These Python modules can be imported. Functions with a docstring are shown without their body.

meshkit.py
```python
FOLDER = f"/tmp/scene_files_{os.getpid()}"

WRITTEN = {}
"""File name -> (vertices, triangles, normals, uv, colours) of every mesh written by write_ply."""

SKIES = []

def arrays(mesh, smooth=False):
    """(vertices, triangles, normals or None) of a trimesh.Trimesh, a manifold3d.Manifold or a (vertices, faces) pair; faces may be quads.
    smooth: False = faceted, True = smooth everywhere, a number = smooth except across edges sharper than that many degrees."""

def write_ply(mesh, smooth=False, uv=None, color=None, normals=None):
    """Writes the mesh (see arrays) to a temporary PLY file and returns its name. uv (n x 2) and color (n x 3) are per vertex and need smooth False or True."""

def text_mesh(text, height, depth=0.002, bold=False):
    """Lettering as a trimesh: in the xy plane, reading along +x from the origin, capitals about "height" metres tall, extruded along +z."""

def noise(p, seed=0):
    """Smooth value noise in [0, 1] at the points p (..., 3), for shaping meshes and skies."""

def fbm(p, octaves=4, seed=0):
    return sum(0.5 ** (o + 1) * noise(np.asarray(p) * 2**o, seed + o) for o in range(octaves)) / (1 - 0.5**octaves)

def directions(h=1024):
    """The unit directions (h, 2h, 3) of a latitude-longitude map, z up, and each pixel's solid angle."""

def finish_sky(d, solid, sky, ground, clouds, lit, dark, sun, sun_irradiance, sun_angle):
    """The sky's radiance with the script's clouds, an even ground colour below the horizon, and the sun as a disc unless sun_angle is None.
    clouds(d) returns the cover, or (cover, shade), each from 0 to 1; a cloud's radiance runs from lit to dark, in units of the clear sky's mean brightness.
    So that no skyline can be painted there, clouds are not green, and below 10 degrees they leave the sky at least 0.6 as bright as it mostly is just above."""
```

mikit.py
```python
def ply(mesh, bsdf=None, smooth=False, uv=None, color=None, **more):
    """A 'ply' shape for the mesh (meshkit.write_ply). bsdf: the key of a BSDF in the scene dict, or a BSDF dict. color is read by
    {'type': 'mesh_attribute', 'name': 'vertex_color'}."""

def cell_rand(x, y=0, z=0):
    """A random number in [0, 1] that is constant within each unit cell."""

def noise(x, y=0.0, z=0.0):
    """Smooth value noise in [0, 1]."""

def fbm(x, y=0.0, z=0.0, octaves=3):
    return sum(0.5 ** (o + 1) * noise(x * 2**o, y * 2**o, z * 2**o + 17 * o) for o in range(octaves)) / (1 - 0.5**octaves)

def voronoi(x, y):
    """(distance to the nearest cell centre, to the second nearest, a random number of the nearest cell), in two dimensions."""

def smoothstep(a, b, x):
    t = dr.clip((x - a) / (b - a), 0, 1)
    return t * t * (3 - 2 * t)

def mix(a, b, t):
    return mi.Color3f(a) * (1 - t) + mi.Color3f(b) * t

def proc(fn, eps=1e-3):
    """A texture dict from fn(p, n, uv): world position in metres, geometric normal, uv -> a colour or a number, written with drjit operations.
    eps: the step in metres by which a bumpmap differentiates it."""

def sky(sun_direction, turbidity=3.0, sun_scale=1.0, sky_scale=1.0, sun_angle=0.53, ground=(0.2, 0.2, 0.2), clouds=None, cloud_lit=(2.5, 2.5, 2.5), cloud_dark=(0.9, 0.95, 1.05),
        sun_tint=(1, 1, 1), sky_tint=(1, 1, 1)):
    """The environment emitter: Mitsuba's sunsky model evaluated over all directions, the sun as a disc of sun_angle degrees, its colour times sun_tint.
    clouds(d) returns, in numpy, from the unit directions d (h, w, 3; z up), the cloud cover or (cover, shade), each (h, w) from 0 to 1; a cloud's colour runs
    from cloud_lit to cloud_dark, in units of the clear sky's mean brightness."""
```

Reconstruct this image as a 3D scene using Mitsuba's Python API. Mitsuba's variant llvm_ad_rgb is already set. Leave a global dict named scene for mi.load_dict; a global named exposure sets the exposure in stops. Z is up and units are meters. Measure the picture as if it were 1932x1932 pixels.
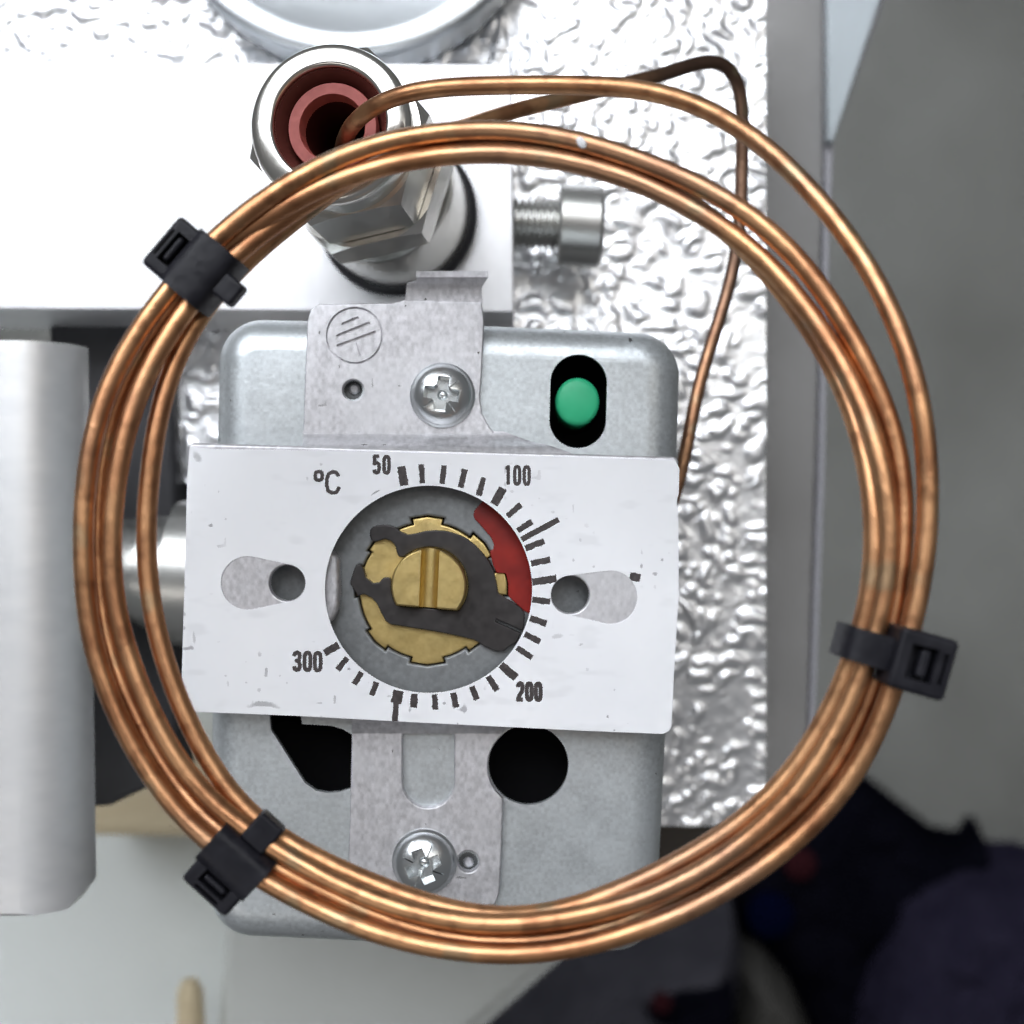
import math, numpy as np, trimesh, mapbox_earcut as earcut
import manifold3d as m3
import mitsuba as mi, drjit as dr
import mikit, meshkit
from mikit import noise, fbm, smoothstep, mix
from shapely.geometry import Polygon, Point, LineString, MultiPolygon, box as sbox
from shapely.ops import unary_union
from shapely import affinity
from scipy.interpolate import CubicSpline
from scipy.ndimage import distance_transform_edt, gaussian_filter
T = mi.ScalarTransform4f
scene, labels = {}, {}

# ------------------------------------------------------------------ camera, light, exposure
D = 0.120                      # lens above the face of the thermostat (z = 0), looking straight down
S = 0.1 / 1932                 # metres per photo unit (photo = 1932 units wide) on the plane z = 0
exposure = 0.17
scene['camera'] = {'type': 'thinlens', 'fov': 2 * math.degrees(math.atan(0.05 / D)), 'fov_axis': 'x',
                   'aperture_radius': 0.0008, 'focus_distance': D - 0.007, 'near_clip': 0.01, 'far_clip': 20.0,
                   'to_world': T().look_at(origin=[0, 0, D], target=[0, 0, 0], up=[0, 1, 0])}


def lamp(name, pos, target, w, h, rgb, label):
    up = [0, 1, 0.01]
    scene[name] = {'type': 'rectangle', 'to_world': T().look_at(origin=pos, target=target, up=up) @ T().scale([w / 2, h / 2, 1]),
                   'bsdf': {'type': 'diffuse', 'reflectance': {'type': 'rgb', 'value': 0.5}},
                   'emitter': {'type': 'area', 'radiance': {'type': 'rgb', 'value': rgb}}}
    labels[name] = {'label': label, 'category': 'lamp'}


lamp('window_light', [-0.55, 1.15, 1.6], [0, 0, 0], 2.0, 1.3, [5.4, 5.6, 5.9], 'large soft daylight panel up and left of the thermostat')
lamp('ceiling_lamp', [0.9, 0.5, 2.2], [0, 0, 0], 1.6, 0.4, [2.6, 2.5, 2.35], 'long pale ceiling lamp to the right of the thermostat')
lamp('ceiling_lamp_001', [-0.9, -1.1, 1.9], [0, 0, 0], 1.2, 0.4, [2.2, 2.1, 2.0], 'long pale ceiling lamp below the thermostat')
scene['room_light'] = {'type': 'constant', 'radiance': {'type': 'rgb', 'value': [0.13, 0.132, 0.137]}}


# ------------------------------------------------------------------ helpers
def U(u, v, z=0.0):
    """photo units -> a world point at height z"""
    k = S * (D - z) / D
    return np.array([(u - 966) * k, (966 - v) * k, z])


def UX(pts, z):
    k = S * (D - z) / D
    p = np.asarray(pts, float)
    return np.stack([(p[:, 0] - 966) * k, (966 - p[:, 1]) * k], 1)


def pl(pts, z=0.0):
    return Polygon(UX(pts, z)).buffer(0)


def circ(u, v, r, z=0.0, n=24):
    c = U(u, v, z)
    return Point(c[0], c[1]).buffer(r * S * (D - z) / D, n)


def rnd(poly, r):
    """round the convex corners of a polygon"""
    return poly.buffer(-r).buffer(r, 12)


def stadium(u0, v0, u1, v1, r, z):
    return unary_union([circ(u0, v0, r, z), circ(u1, v1, r, z)]).convex_hull


def ring_pts(ring, ccw, step=None):
    c = np.asarray(ring.coords)[:-1]
    a = 0.5 * np.sum(c[:, 0] * np.roll(c[:, 1], -1) - np.roll(c[:, 0], -1) * c[:, 1])
    return c if (a > 0) == ccw else c[::-1]


def offset_ring(c, d):
    """move vertices inwards (left of travel) by d"""
    e = np.roll(c, -1, 0) - c
    e /= np.maximum(np.linalg.norm(e, axis=1, keepdims=True), 1e-12)
    n = np.stack([-e[:, 1], e[:, 0]], 1)
    n0 = np.roll(n, 1, 0)
    b = n + n0
    b /= np.maximum((b * n).sum(1, keepdims=True), 0.35)
    return c + b * d


def slab(poly, z0, z1, b=0.0, bh=0.0, n=4, bottom=True):
    """a sheet from z0 to z1, its outer top edge rounded by b, the edges of its holes by bh"""
    if isinstance(poly, MultiPolygon):
        return trimesh.util.concatenate([slab(g, z0, z1, b, bh, n, bottom) for g in poly.geoms])
    poly = poly.simplify(2e-6)
    rings = [ring_pts(poly.exterior, True)] + [ring_pts(r, False) for r in poly.interiors]
    bs = [b] + [bh] * (len(rings) - 1)
    for q in range(1, len(rings) + 1):        # a bevel that would fold over itself is made narrower
        for c, side in ((rings[q - 1], 0),):
            while bs[q - 1] > 1e-6 and not Polygon(offset_ring(c, bs[q - 1])).is_valid:
                bs[q - 1] *= 0.7
    vs, fs, tops, bots, at = [], [], [], [], 0
    for c, bb in zip(rings, bs):
        layers = [(z0, 0.0), (z1 - bb, 0.0)]
        if bb > 0:
            for k in range(1, n + 1):
                a = k / n * math.pi / 2
                layers.append((z1 - bb + bb * math.sin(a), bb * (1 - math.cos(a))))
        m = len(c)
        L = [np.column_stack([offset_ring(c, o) if o else c, np.full(m, z)]) for z, o in layers]
        i = np.arange(m)
        j = (i + 1) % m
        for k in range(len(L) - 1):
            a0, a1 = at + k * m, at + (k + 1) * m
            fs += [np.stack([a0 + i, a0 + j, a1 + j], 1), np.stack([a0 + i, a1 + j, a1 + i], 1)]
        vs += L
        bots.append((L[0][:, :2], at + i))
        tops.append((L[-1][:, :2], at + (len(L) - 1) * m + i))
        at += m * len(L)
    for caps, flip in ((tops, False), (bots, True)):
        if flip and not bottom:
            continue
        p = np.vstack([c for c, _ in caps])
        ids = np.concatenate([k for _, k in caps])
        t = np.asarray(m3.triangulate([(c / S) for c, _ in caps], 1e-4))
        q = p[t]
        area = np.cross(q[:, 1] - q[:, 0], q[:, 2] - q[:, 0])
        t = np.where((area < 0)[:, None], t[:, ::-1], t)
        fs.append(ids[t[:, ::-1] if flip else t])
    return trimesh.Trimesh(np.vstack(vs), np.vstack(fs), process=False)


def cat(*ms):
    return trimesh.util.concatenate([m if isinstance(m, trimesh.Trimesh) else tri(m) for m in ms])


def tri(man):
    m = man.to_mesh()
    return trimesh.Trimesh(m.vert_properties[:, :3], m.tri_verts, process=False)


def man(mesh):
    mesh = mesh.copy()
    mesh.merge_vertices()
    return m3.Manifold(m3.Mesh(np.asarray(mesh.vertices, np.float32), np.asarray(mesh.faces, np.uint32)))


def prism(poly, z0, z1):
    """manifold prism of a shapely polygon"""
    polys = getattr(poly, 'geoms', [poly])
    rings = []
    for g in polys:
        rings += [np.asarray(g.exterior.coords)[:-1]] + [np.asarray(r.coords)[:-1] for r in g.interiors]
    return m3.CrossSection(rings, m3.FillRule.EvenOdd).extrude(z1 - z0).translate((0, 0, z0))


def revolve(profile, n=64):
    """profile: (radius, z) list -> trimesh about z"""
    p = np.asarray(profile, float)
    a = np.arange(n) / n * 2 * math.pi
    v = np.stack([p[:, None, 0] * np.cos(a), p[:, None, 0] * np.sin(a), np.repeat(p[:, 1:2], n, 1)], -1).reshape(-1, 3)
    f = []
    i = np.arange(n)
    j = (i + 1) % n
    for k in range(len(p) - 1):
        f += [np.stack([k * n + i, k * n + j, (k + 1) * n + j], 1), np.stack([k * n + i, (k + 1) * n + j, (k + 1) * n + i], 1)]
    return trimesh.Trimesh(v, np.vstack(f), process=False)


def rbox(cx, cy, cz, sx, sy, sz, r):
    s = [m3.Manifold.sphere(r, 20).translate((cx + a * (sx / 2 - r), cy + b * (sy / 2 - r), cz + c * (sz / 2 - r)))
         for a in (-1, 1) for b in (-1, 1) for c in (-1, 1)]
    return m3.Manifold.batch_hull(s)


def tube(path, radius, sides=20):
    p = np.asarray(path)
    t = np.gradient(p, axis=0)
    t /= np.linalg.norm(t, axis=1, keepdims=True)
    nrm = np.cross(t[0], [0.3, 0.2, 0.9])
    nrm /= np.linalg.norm(nrm)
    rings, r = [], np.broadcast_to(radius, len(p))
    a = np.arange(sides) / sides * 2 * math.pi
    for k in range(len(p)):
        nrm = nrm - t[k] * (nrm @ t[k])
        nrm /= np.linalg.norm(nrm)
        bi = np.cross(t[k], nrm)
        rings.append(p[k] + r[k] * (np.cos(a)[:, None] * nrm + np.sin(a)[:, None] * bi))
    v = np.vstack(rings + [p[:1], p[-1:]])
    i = np.arange(sides)
    j = (i + 1) % sides
    f = []
    for k in range(len(p) - 1):
        b0, b1 = k * sides, (k + 1) * sides
        f += [np.stack([b0 + i, b0 + j, b1 + j], 1), np.stack([b0 + i, b1 + j, b1 + i], 1)]
    e = len(p) * sides
    f += [np.stack([i * 0 + e, j, i], 1), np.stack([i * 0 + e + 1, (len(p) - 1) * sides + i, (len(p) - 1) * sides + j], 1)]
    return trimesh.Trimesh(v, np.vstack(f), process=False)


def align(mesh, p0, p1):
    """a mesh built along +z from the origin, moved so that its axis runs from p0 towards p1"""
    z = np.asarray(p1) - np.asarray(p0)
    z = z / np.linalg.norm(z)
    M = trimesh.geometry.align_vectors([0, 0, 1], z)
    M[:3, 3] = p0
    mesh = mesh.copy()
    mesh.apply_transform(M)
    return mesh


def mat(name, **k):
    d = {'type': 'principled'}
    bump = k.pop('bump', None)
    for a, b in k.items():
        d[a] = b if isinstance(b, (float, int)) else ({'type': 'rgb', 'value': list(b)} if isinstance(b, (tuple, list)) else b)
    if bump is not None:
        d = {'type': 'bumpmap', 'bump_texture': mikit.proc(bump[0], eps=bump[1]), 'scale': 1.0, 'nested_bsdf': d}
    scene[name] = {'type': 'twosided', 'nested': d}


def put(key, mesh, m, smooth=30, label=None, category=None, group=None, kind=None):
    k, base = 0, key
    while key in scene:
        k += 1
        key = f'{base}_{k:03d}'
    scene[key] = mikit.ply(mesh, m, smooth=smooth)
    tag(key, label, category, group, kind)
    return key


def tag(key, label=None, category=None, group=None, kind=None):
    d = {k: v for k, v in dict(label=label, category=category, group=group, kind=kind).items() if v}
    if d:
        labels[key] = d


# ------------------------------------------------------------------ materials
def speck(p, f, lo):
    return smoothstep(lo, lo + 0.05, noise(p.x * f, p.y * f, p.z * f))


def galv_col(base, var, tint, streak=(1500, 1500)):
    def fn(p, n, uv):
        a = fbm(p.x * streak[0], p.y * streak[1], p.z * 900, 3)
        b = fbm(p.x * 160 + 3, p.y * 160, p.z * 160, 3)
        c = mix(mi.Color3f(*[x * (1 - var) for x in base]), mi.Color3f(*[x * (1 + var) for x in base]), a)
        c = mix(c, mi.Color3f(*tint), smoothstep(0.45, 0.75, b) * 0.5)
        return mix(c, mi.Color3f(0.05, 0.05, 0.05), speck(p, 1500, 0.90) * smoothstep(0.35, 0.6, noise(p.x * 230, p.y * 230, 4.0)) * 0.9)
    return mikit.proc(fn)


def rough_fn(a, b, f):
    return mikit.proc(lambda p, n, uv: a + (b - a) * fbm(p.x * f, p.y * f, p.z * f, 3))


mat('galvanised', base_color=galv_col((0.54, 0.575, 0.59), 0.22, (0.60, 0.645, 0.665), (3200, 3200)), metallic=0.75, roughness=rough_fn(0.34, 0.5, 500), specular=0.5,
    bump=(lambda p, n, uv: 0.000012 * fbm(p.x * 2600, p.y * 2600, p.z * 2600, 2), 4e-5))
mat('bracket_steel', base_color=galv_col((0.56, 0.557, 0.578), 0.34, (0.65, 0.655, 0.675), (2800, 1900)), metallic=0.7, roughness=rough_fn(0.4, 0.55, 700), specular=0.5,
    bump=(lambda p, n, uv: 0.000012 * fbm(p.x * 3800, p.y * 1500, p.z * 2000, 2), 4e-5))


STAINS = [(497, 1328, 40, 7, -0.03, 0.6), (708, 929, 15, 2.2, 0.55, 0.75), (372, 862, 10, 14, 0.7, 0.5), (366, 1203, 4, 16, 0.1, 0.4), (1052, 1200, 14, 6, 0.1, 0.3), (1096, 1216, 6, 3, 0.3, 0.4), (430, 1290, 3, 8, 0.2, 0.25)]


def sticker_col(p, n, uv):
    c = mix(mi.Color3f(0.74, 0.755, 0.785), mi.Color3f(0.79, 0.80, 0.82), fbm(p.x * 120, p.y * 120, 0, 3))
    s = smoothstep(0.90, 0.95, noise(p.x * 1500, p.y * 1500, 3.0)) * smoothstep(0.45, 0.8, noise(p.x * 200, p.y * 200, 9.0))
    c = mix(c, mi.Color3f(0.22, 0.22, 0.24), s * 0.7)
    sm = smoothstep(0.62, 0.85, fbm(p.x * 260, p.y * 700, 5.0, 3)) * 0.18
    c = mix(c, mi.Color3f(0.45, 0.46, 0.48), sm)
    for (u, v, a, b, th, st) in STAINS:
        q = U(u, v, 0)
        dx, dy = p.x - q[0], p.y - q[1]
        xx, yy = dx * math.cos(th) + dy * math.sin(th), -dx * math.sin(th) + dy * math.cos(th)
        yy = yy + xx * xx * 120
        e = (xx / (a * S)) ** 2 + (yy / (b * S)) ** 2
        c = mix(c, mi.Color3f(0.20, 0.205, 0.215), (1 - smoothstep(0.4, 1.1, e + 0.6 * fbm(p.x * 2500, p.y * 2500, 0, 2))) * st)
    return c


mat('label_white', base_color=mikit.proc(sticker_col), roughness=0.42, specular=0.45)
mat('ink', base_color=mikit.proc(lambda p, n, uv: mix(mi.Color3f(0.018, 0.014, 0.014), mi.Color3f(0.06, 0.05, 0.05), fbm(p.x * 3500, p.y * 3500, 0, 2))), roughness=0.6)
mat('dial_steel', base_color=galv_col((0.19, 0.20, 0.205), 0.28, (0.25, 0.265, 0.27), (2600, 2600)), metallic=0.45, roughness=rough_fn(0.38, 0.52, 600), specular=0.5)
mat('brass', base_color=mikit.proc(lambda p, n, uv: mix(mi.Color3f(0.54, 0.39, 0.14), mi.Color3f(0.74, 0.58, 0.26), fbm(p.x * 1800, p.y * 1800, p.z * 800, 3))), metallic=1.0,
    roughness=rough_fn(0.3, 0.46, 900), bump=(lambda p, n, uv: 0.000010 * fbm(p.x * 4000, p.y * 4000, p.z * 4000, 2), 4e-5))
mat('black_steel', base_color=mikit.proc(lambda p, n, uv: mix(mi.Color3f(0.016, 0.014, 0.014), mi.Color3f(0.038, 0.034, 0.034), fbm(p.x * 1500, p.y * 1500, 0, 3))), metallic=0.0, roughness=rough_fn(0.3, 0.48, 900), specular=0.4,
    bump=(lambda p, n, uv: 0.00002 * fbm(p.x * 1500, p.y * 1500, p.z * 1500, 3), 5e-5))
mat('red_paint', base_color=mikit.proc(lambda p, n, uv: mix(mi.Color3f(0.15, 0.005, 0.004), mi.Color3f(0.27, 0.012, 0.006), fbm(p.x * 500, p.y * 500, 0, 3))), roughness=0.33, specular=0.5)
mat('green_plastic', base_color=(0.03, 0.42, 0.20), roughness=0.4, specular=0.4)
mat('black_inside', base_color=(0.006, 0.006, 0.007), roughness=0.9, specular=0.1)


def copper_col(p, n, uv):
    a = fbm(p.x * 260, p.y * 260, p.z * 260, 3)
    b = fbm(p.x * 900 + 7, p.y * 900, p.z * 900, 3)
    c = mix(mi.Color3f(0.64, 0.345, 0.175), mi.Color3f(0.42, 0.20, 0.10), smoothstep(0.35, 0.75, a))
    c = mix(c, mi.Color3f(0.22, 0.085, 0.042), smoothstep(0.48, 0.8, b) * 0.55)
    d = (1 - smoothstep(-0.017, -0.006, p.z + 0.006 * (fbm(p.x * 150, p.y * 150, p.z * 150, 2) - 0.5))) * (0.55 + 0.45 * smoothstep(0.012, 0.032, p.y))  # deep back run of the tube: its shade is painted into the copper
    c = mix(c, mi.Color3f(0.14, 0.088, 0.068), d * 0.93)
    big = smoothstep(0.5, 0.72, fbm(p.x * 75 + 11, p.y * 75, p.z * 75, 3))
    c = mix(c, mi.Color3f(0.36, 0.215, 0.145), big * 0.6)
    return mix(c, mi.Color3f(0.36, 0.31, 0.20), smoothstep(0.62, 0.8, fbm(p.x * 420 + 31, p.y * 420, p.z * 420, 2)) * 0.5)


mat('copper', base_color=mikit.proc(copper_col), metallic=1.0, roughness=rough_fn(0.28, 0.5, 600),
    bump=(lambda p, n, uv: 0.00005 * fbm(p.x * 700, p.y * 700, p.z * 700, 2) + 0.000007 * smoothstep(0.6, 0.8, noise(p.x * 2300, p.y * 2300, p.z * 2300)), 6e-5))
mat('nickel', base_color=(0.70, 0.685, 0.64), metallic=1.0, roughness=0.2,
    bump=(lambda p, n, uv: 0.00002 * fbm(p.x * 500, p.y * 500, p.z * 500, 2), 6e-5))
mat('zinc', base_color=mikit.proc(lambda p, n, uv: mix(mi.Color3f(0.60, 0.64, 0.66), mi.Color3f(0.72, 0.74, 0.74), fbm(p.x * 700, p.y * 700, p.z * 700, 2))), metallic=1.0, roughness=0.27,
    bump=(lambda p, n, uv: 0.00002 * fbm(p.x * 1500, p.y * 1500, p.z * 1500, 2), 5e-5))
mat('washer_zinc', base_color=(0.60, 0.635, 0.66), metallic=1.0, roughness=0.34)
mat('silicone', base_color=mikit.proc(lambda p, n, uv: mix(mi.Color3f(0.25, 0.05, 0.042), mi.Color3f(0.34, 0.085, 0.072), fbm(p.x * 1500, p.y * 1500, p.z * 900, 3))), roughness=0.55, specular=0.4)
mat('silicone_shaded', base_color=(0.085, 0.022, 0.017), roughness=0.45, specular=0.5)  # red brown sleeve wall, darkened further by painted shadow
mat('silicone_bore_shade', base_color=(0.035, 0.007, 0.006), roughness=0.7, specular=0.1)  # shade of the deep hole painted as a near black red
mat('rubber', base_color=(0.012, 0.012, 0.014), roughness=0.5, specular=0.4)
mat('tie_plastic', base_color=mikit.proc(lambda p, n, uv: mix(mi.Color3f(0.005, 0.005, 0.008), mi.Color3f(0.016, 0.016, 0.021), fbm(p.x * 900, p.y * 900, p.z * 900, 3))), roughness=rough_fn(0.3, 0.55, 900), specular=0.22,
    bump=(lambda p, n, uv: 0.00004 * fbm(p.x * 1300, p.y * 1300, p.z * 1300, 2), 6e-5))
mat('pale_block', base_color=mikit.proc(lambda p, n, uv: mix(mi.Color3f(0.70, 0.70, 0.72), mi.Color3f(0.80, 0.80, 0.815), fbm(p.x * 500, p.y * 120, p.z * 500, 4))), metallic=0.6, roughness=0.5, specular=0.5)
mat('foil', base_color=mikit.proc(lambda p, n, uv: mix(mi.Color3f(0.72, 0.73, 0.75), mi.Color3f(0.88, 0.885, 0.90), fbm(p.x * 300, p.y * 300, 0, 2))), metallic=0.93, roughness=0.34)
mat('brushed_aluminium', base_color=mikit.proc(lambda p, n, uv: mix(mi.Color3f(0.72, 0.73, 0.74), mi.Color3f(0.86, 0.86, 0.86), fbm(p.x * 250, p.y * 600, p.z * 300, 4))), metallic=0.72, roughness=0.42)
mat('bolt_steel', base_color=(0.50, 0.50, 0.48), metallic=0.9, roughness=0.32)
mat('wall_shade', base_color=mikit.proc(lambda p, n, uv: mix(mi.Color3f(0.03, 0.03, 0.034), mi.Color3f(0.07, 0.07, 0.075), fbm(p.x * 90, p.y * 90, p.z * 90, 3))), roughness=0.6, specular=0.3)  # dark tone painting the shaded side wall of the aluminium body
mat('frame_grey', base_color=mikit.proc(lambda p, n, uv: mix(mi.Color3f(0.17, 0.165, 0.158), mi.Color3f(0.29, 0.287, 0.283), fbm(p.x * 50, p.y * 50, p.z * 50, 3))), roughness=0.5, specular=0.4)
mat('brown_metal', base_color=(0.07, 0.061, 0.053), roughness=0.6, specular=0.2)
mat('pale_plastic', base_color=(0.42, 0.47, 0.50), roughness=0.4)
mat('highlight_tone', base_color=(0.31, 0.31, 0.34), roughness=0.4)  # pale tone painting the highlight on the rounded plate edge
mat('bench_paint', base_color=mikit.proc(lambda p, n, uv: mix(mi.Color3f(0.60, 0.63, 0.61), mi.Color3f(0.66, 0.69, 0.68), fbm(p.x * 20, p.y * 20, 0, 3))), roughness=0.6, specular=0.3)
mat('bench_side_paint', base_color=(0.52, 0.54, 0.52), roughness=0.6, specular=0.3)
mat('tan_wood', base_color=mikit.proc(lambda p, n, uv: mix(mi.Color3f(0.50, 0.41, 0.26), mi.Color3f(0.62, 0.53, 0.36), fbm(p.x * 30, p.y * 200, 0, 3))), roughness=0.7)
mat('floor_paint', base_color=mikit.proc(lambda p, n, uv: mix(mi.Color3f(0.11, 0.112, 0.102), mi.Color3f(0.23, 0.235, 0.222), fbm(p.x * 8, p.y * 8, 0, 4))), roughness=0.55, specular=0.35)


def cloth(name, a, b):
    scene[name] = {'type': 'twosided', 'nested': {'type': 'diffuse', 'reflectance': mikit.proc(lambda p, n, uv: mix(mi.Color3f(*a), mi.Color3f(*b), fbm(p.x * 60, p.y * 60, p.z * 60, 3)))}}


cloth('black_cloth', (0.0015, 0.0015, 0.003), (0.005, 0.005, 0.009))
cloth('navy_cloth', (0.011, 0.010, 0.021), (0.028, 0.025, 0.045))
cloth('grey_cloth', (0.05, 0.049, 0.046), (0.075, 0.073, 0.068))
cloth('red_plastic', (0.022, 0.006, 0.008), (0.034, 0.009, 0.012))
cloth('blue_plastic', (0.001, 0.002, 0.010), (0.002, 0.003, 0.016))
cloth('slate_cloth', (0.030, 0.030, 0.038), (0.058, 0.057, 0.068))

# ------------------------------------------------------------------ the setting: floor, bench
g = 3.0
put('floor', trimesh.Trimesh([[-g, -g, -0.75], [g, -g, -0.75], [g, g, -0.75], [-g, g, -0.75]], [[0, 1, 2], [0, 2, 3]], process=False), 'floor_paint', False,
    'grey green painted workshop floor far below', kind='structure')
zb = -0.16
bench = pl([(-2200, 1180), (1120, 1180), (1075, 1800), (900, 1955), (700, 2150), (600, 2700), (-2200, 2700)], zb)
put('bench_top', slab(bench, zb - 0.03, zb, 0.002), 'bench_paint', 40, 'pale grey green bench top under the machine', kind='structure')
ledge = pl([(440, 1500), (1085, 1500), (1060, 1800), (905, 1930), (700, 2120), (395, 2120)], zb + 0.02)
put('bench_ledge', slab(ledge, zb + 0.0005, zb + 0.02, 0.003), 'bench_side_paint', 40, 'slightly darker grey raised plate lying on the bench top', 'plate')
# tan pieces on the bench
wz = zb + 0.022
put('wooden_strip', slab(pl([(150, 1440), (470, 1440), (470, 1588), (150, 1583)], wz), zb + 0.0005, wz, 0.004), 'tan_wood', 40,
    'blurred tan wooden strip on the bench beside the lower left coil', 'wood')
peg = revolve([(0, 0), (0.0028, 0), (0.0030, 0.02), (0.0027, 0.030), (0.0016, 0.0322), (0, 0.0325)], 32)
put('wooden_peg', align(peg, U(366, 2140, zb + 0.0232), U(358, 1850, zb + 0.0232)), 'tan_wood', 40,
    'small blurred tan peg lying on the bench at the bottom edge', 'peg')

# ------------------------------------------------------------------ embossed foil panel, frame plates behind it
zf = -0.050
x0, y0 = UX([(318, 1556)], zf)[0]
x1, y1 = UX([(1441, -180)], zf)[0]
xl = UX([(-260, 0)], zf)[0][0]


def foil_h(x, y):
    p = np.stack([x * 355 + 0.0, y * 355, 0 * x + 1.7], -1)
    w = np.stack([x * 190, y * 190, 0 * x], -1)
    q = p + 0.8 * np.stack([meshkit.noise(w, 3) - 0.5, meshkit.noise(w, 4) - 0.5, 0 * x], -1)
    n1 = np.abs(meshkit.fbm(q, 2, 11) - 0.5) * 2
    n2 = np.abs(meshkit.fbm(q * 1.25 + 9.3, 2, 5) - 0.5) * 2
    r = np.minimum(n1 / 0.22, 1) * np.minimum(n2 / 0.3, 1)
    n3 = meshkit.fbm(np.stack([x * 900, y * 900, 0 * x], -1), 2, 31)
    return 0.00036 * (r * r * (3 - 2 * r)) + 0.00010 * n3 + 0.0008 * meshkit.fbm(np.stack([x * 60, y * 60, 0 * x], -1), 2, 8)


st = 0.00028
gx, gy = np.arange(xl, x1 + st, st), np.arange(y0, y1 + st, st)
X, Y = np.meshgrid(gx, gy)
H = gaussian_filter(foil_h(X, Y), 0.8)
# left of the machined bore the panel stops below the pale block
idx = np.arange(X.size).reshape(X.shape)
q = np.stack([idx[:-1, :-1], idx[:-1, 1:], idx[1:, 1:], idx[1:, :-1]], -1).reshape(-1, 4)
cx, cy = X.ravel()[q].mean(1), Y.ravel()[q].mean(1)
ylim = UX([(0, 560)], zf)[0][1]
yc = UX([(0, 912)], zf)[0][1]
keep = ((cx > x0) | (cy > ylim)) & ~((cx < UX([(420, 0)], zf)[0][0]) & (cy < yc))
q = q[keep]
fm = trimesh.Trimesh(np.stack([X.ravel(), Y.ravel(), zf + H.ravel()], 1), np.vstack([q[:, [0, 1, 2]], q[:, [0, 2, 3]]]), process=False)
fm.remove_unreferenced_vertices()
fp = slab(unary_union([sbox(x0 + 0.0003, yc + 0.0003, x1 - 0.0003, y1), sbox(UX([(420, 0)], zf)[0][0] + 0.0003, y0 + 0.0003, x1 - 0.0003, y1), sbox(xl, ylim + 0.0003, x1 - 0.0003, y1)]), zf - 0.008, zf - 0.0002)
put('embossed_panel', fm, 'foil', True, 'shiny silver panel of crinkled embossed aluminium behind the thermostat', 'panel')
put('embossed_panel__backing', fp, 'brushed_aluminium', 30)

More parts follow.
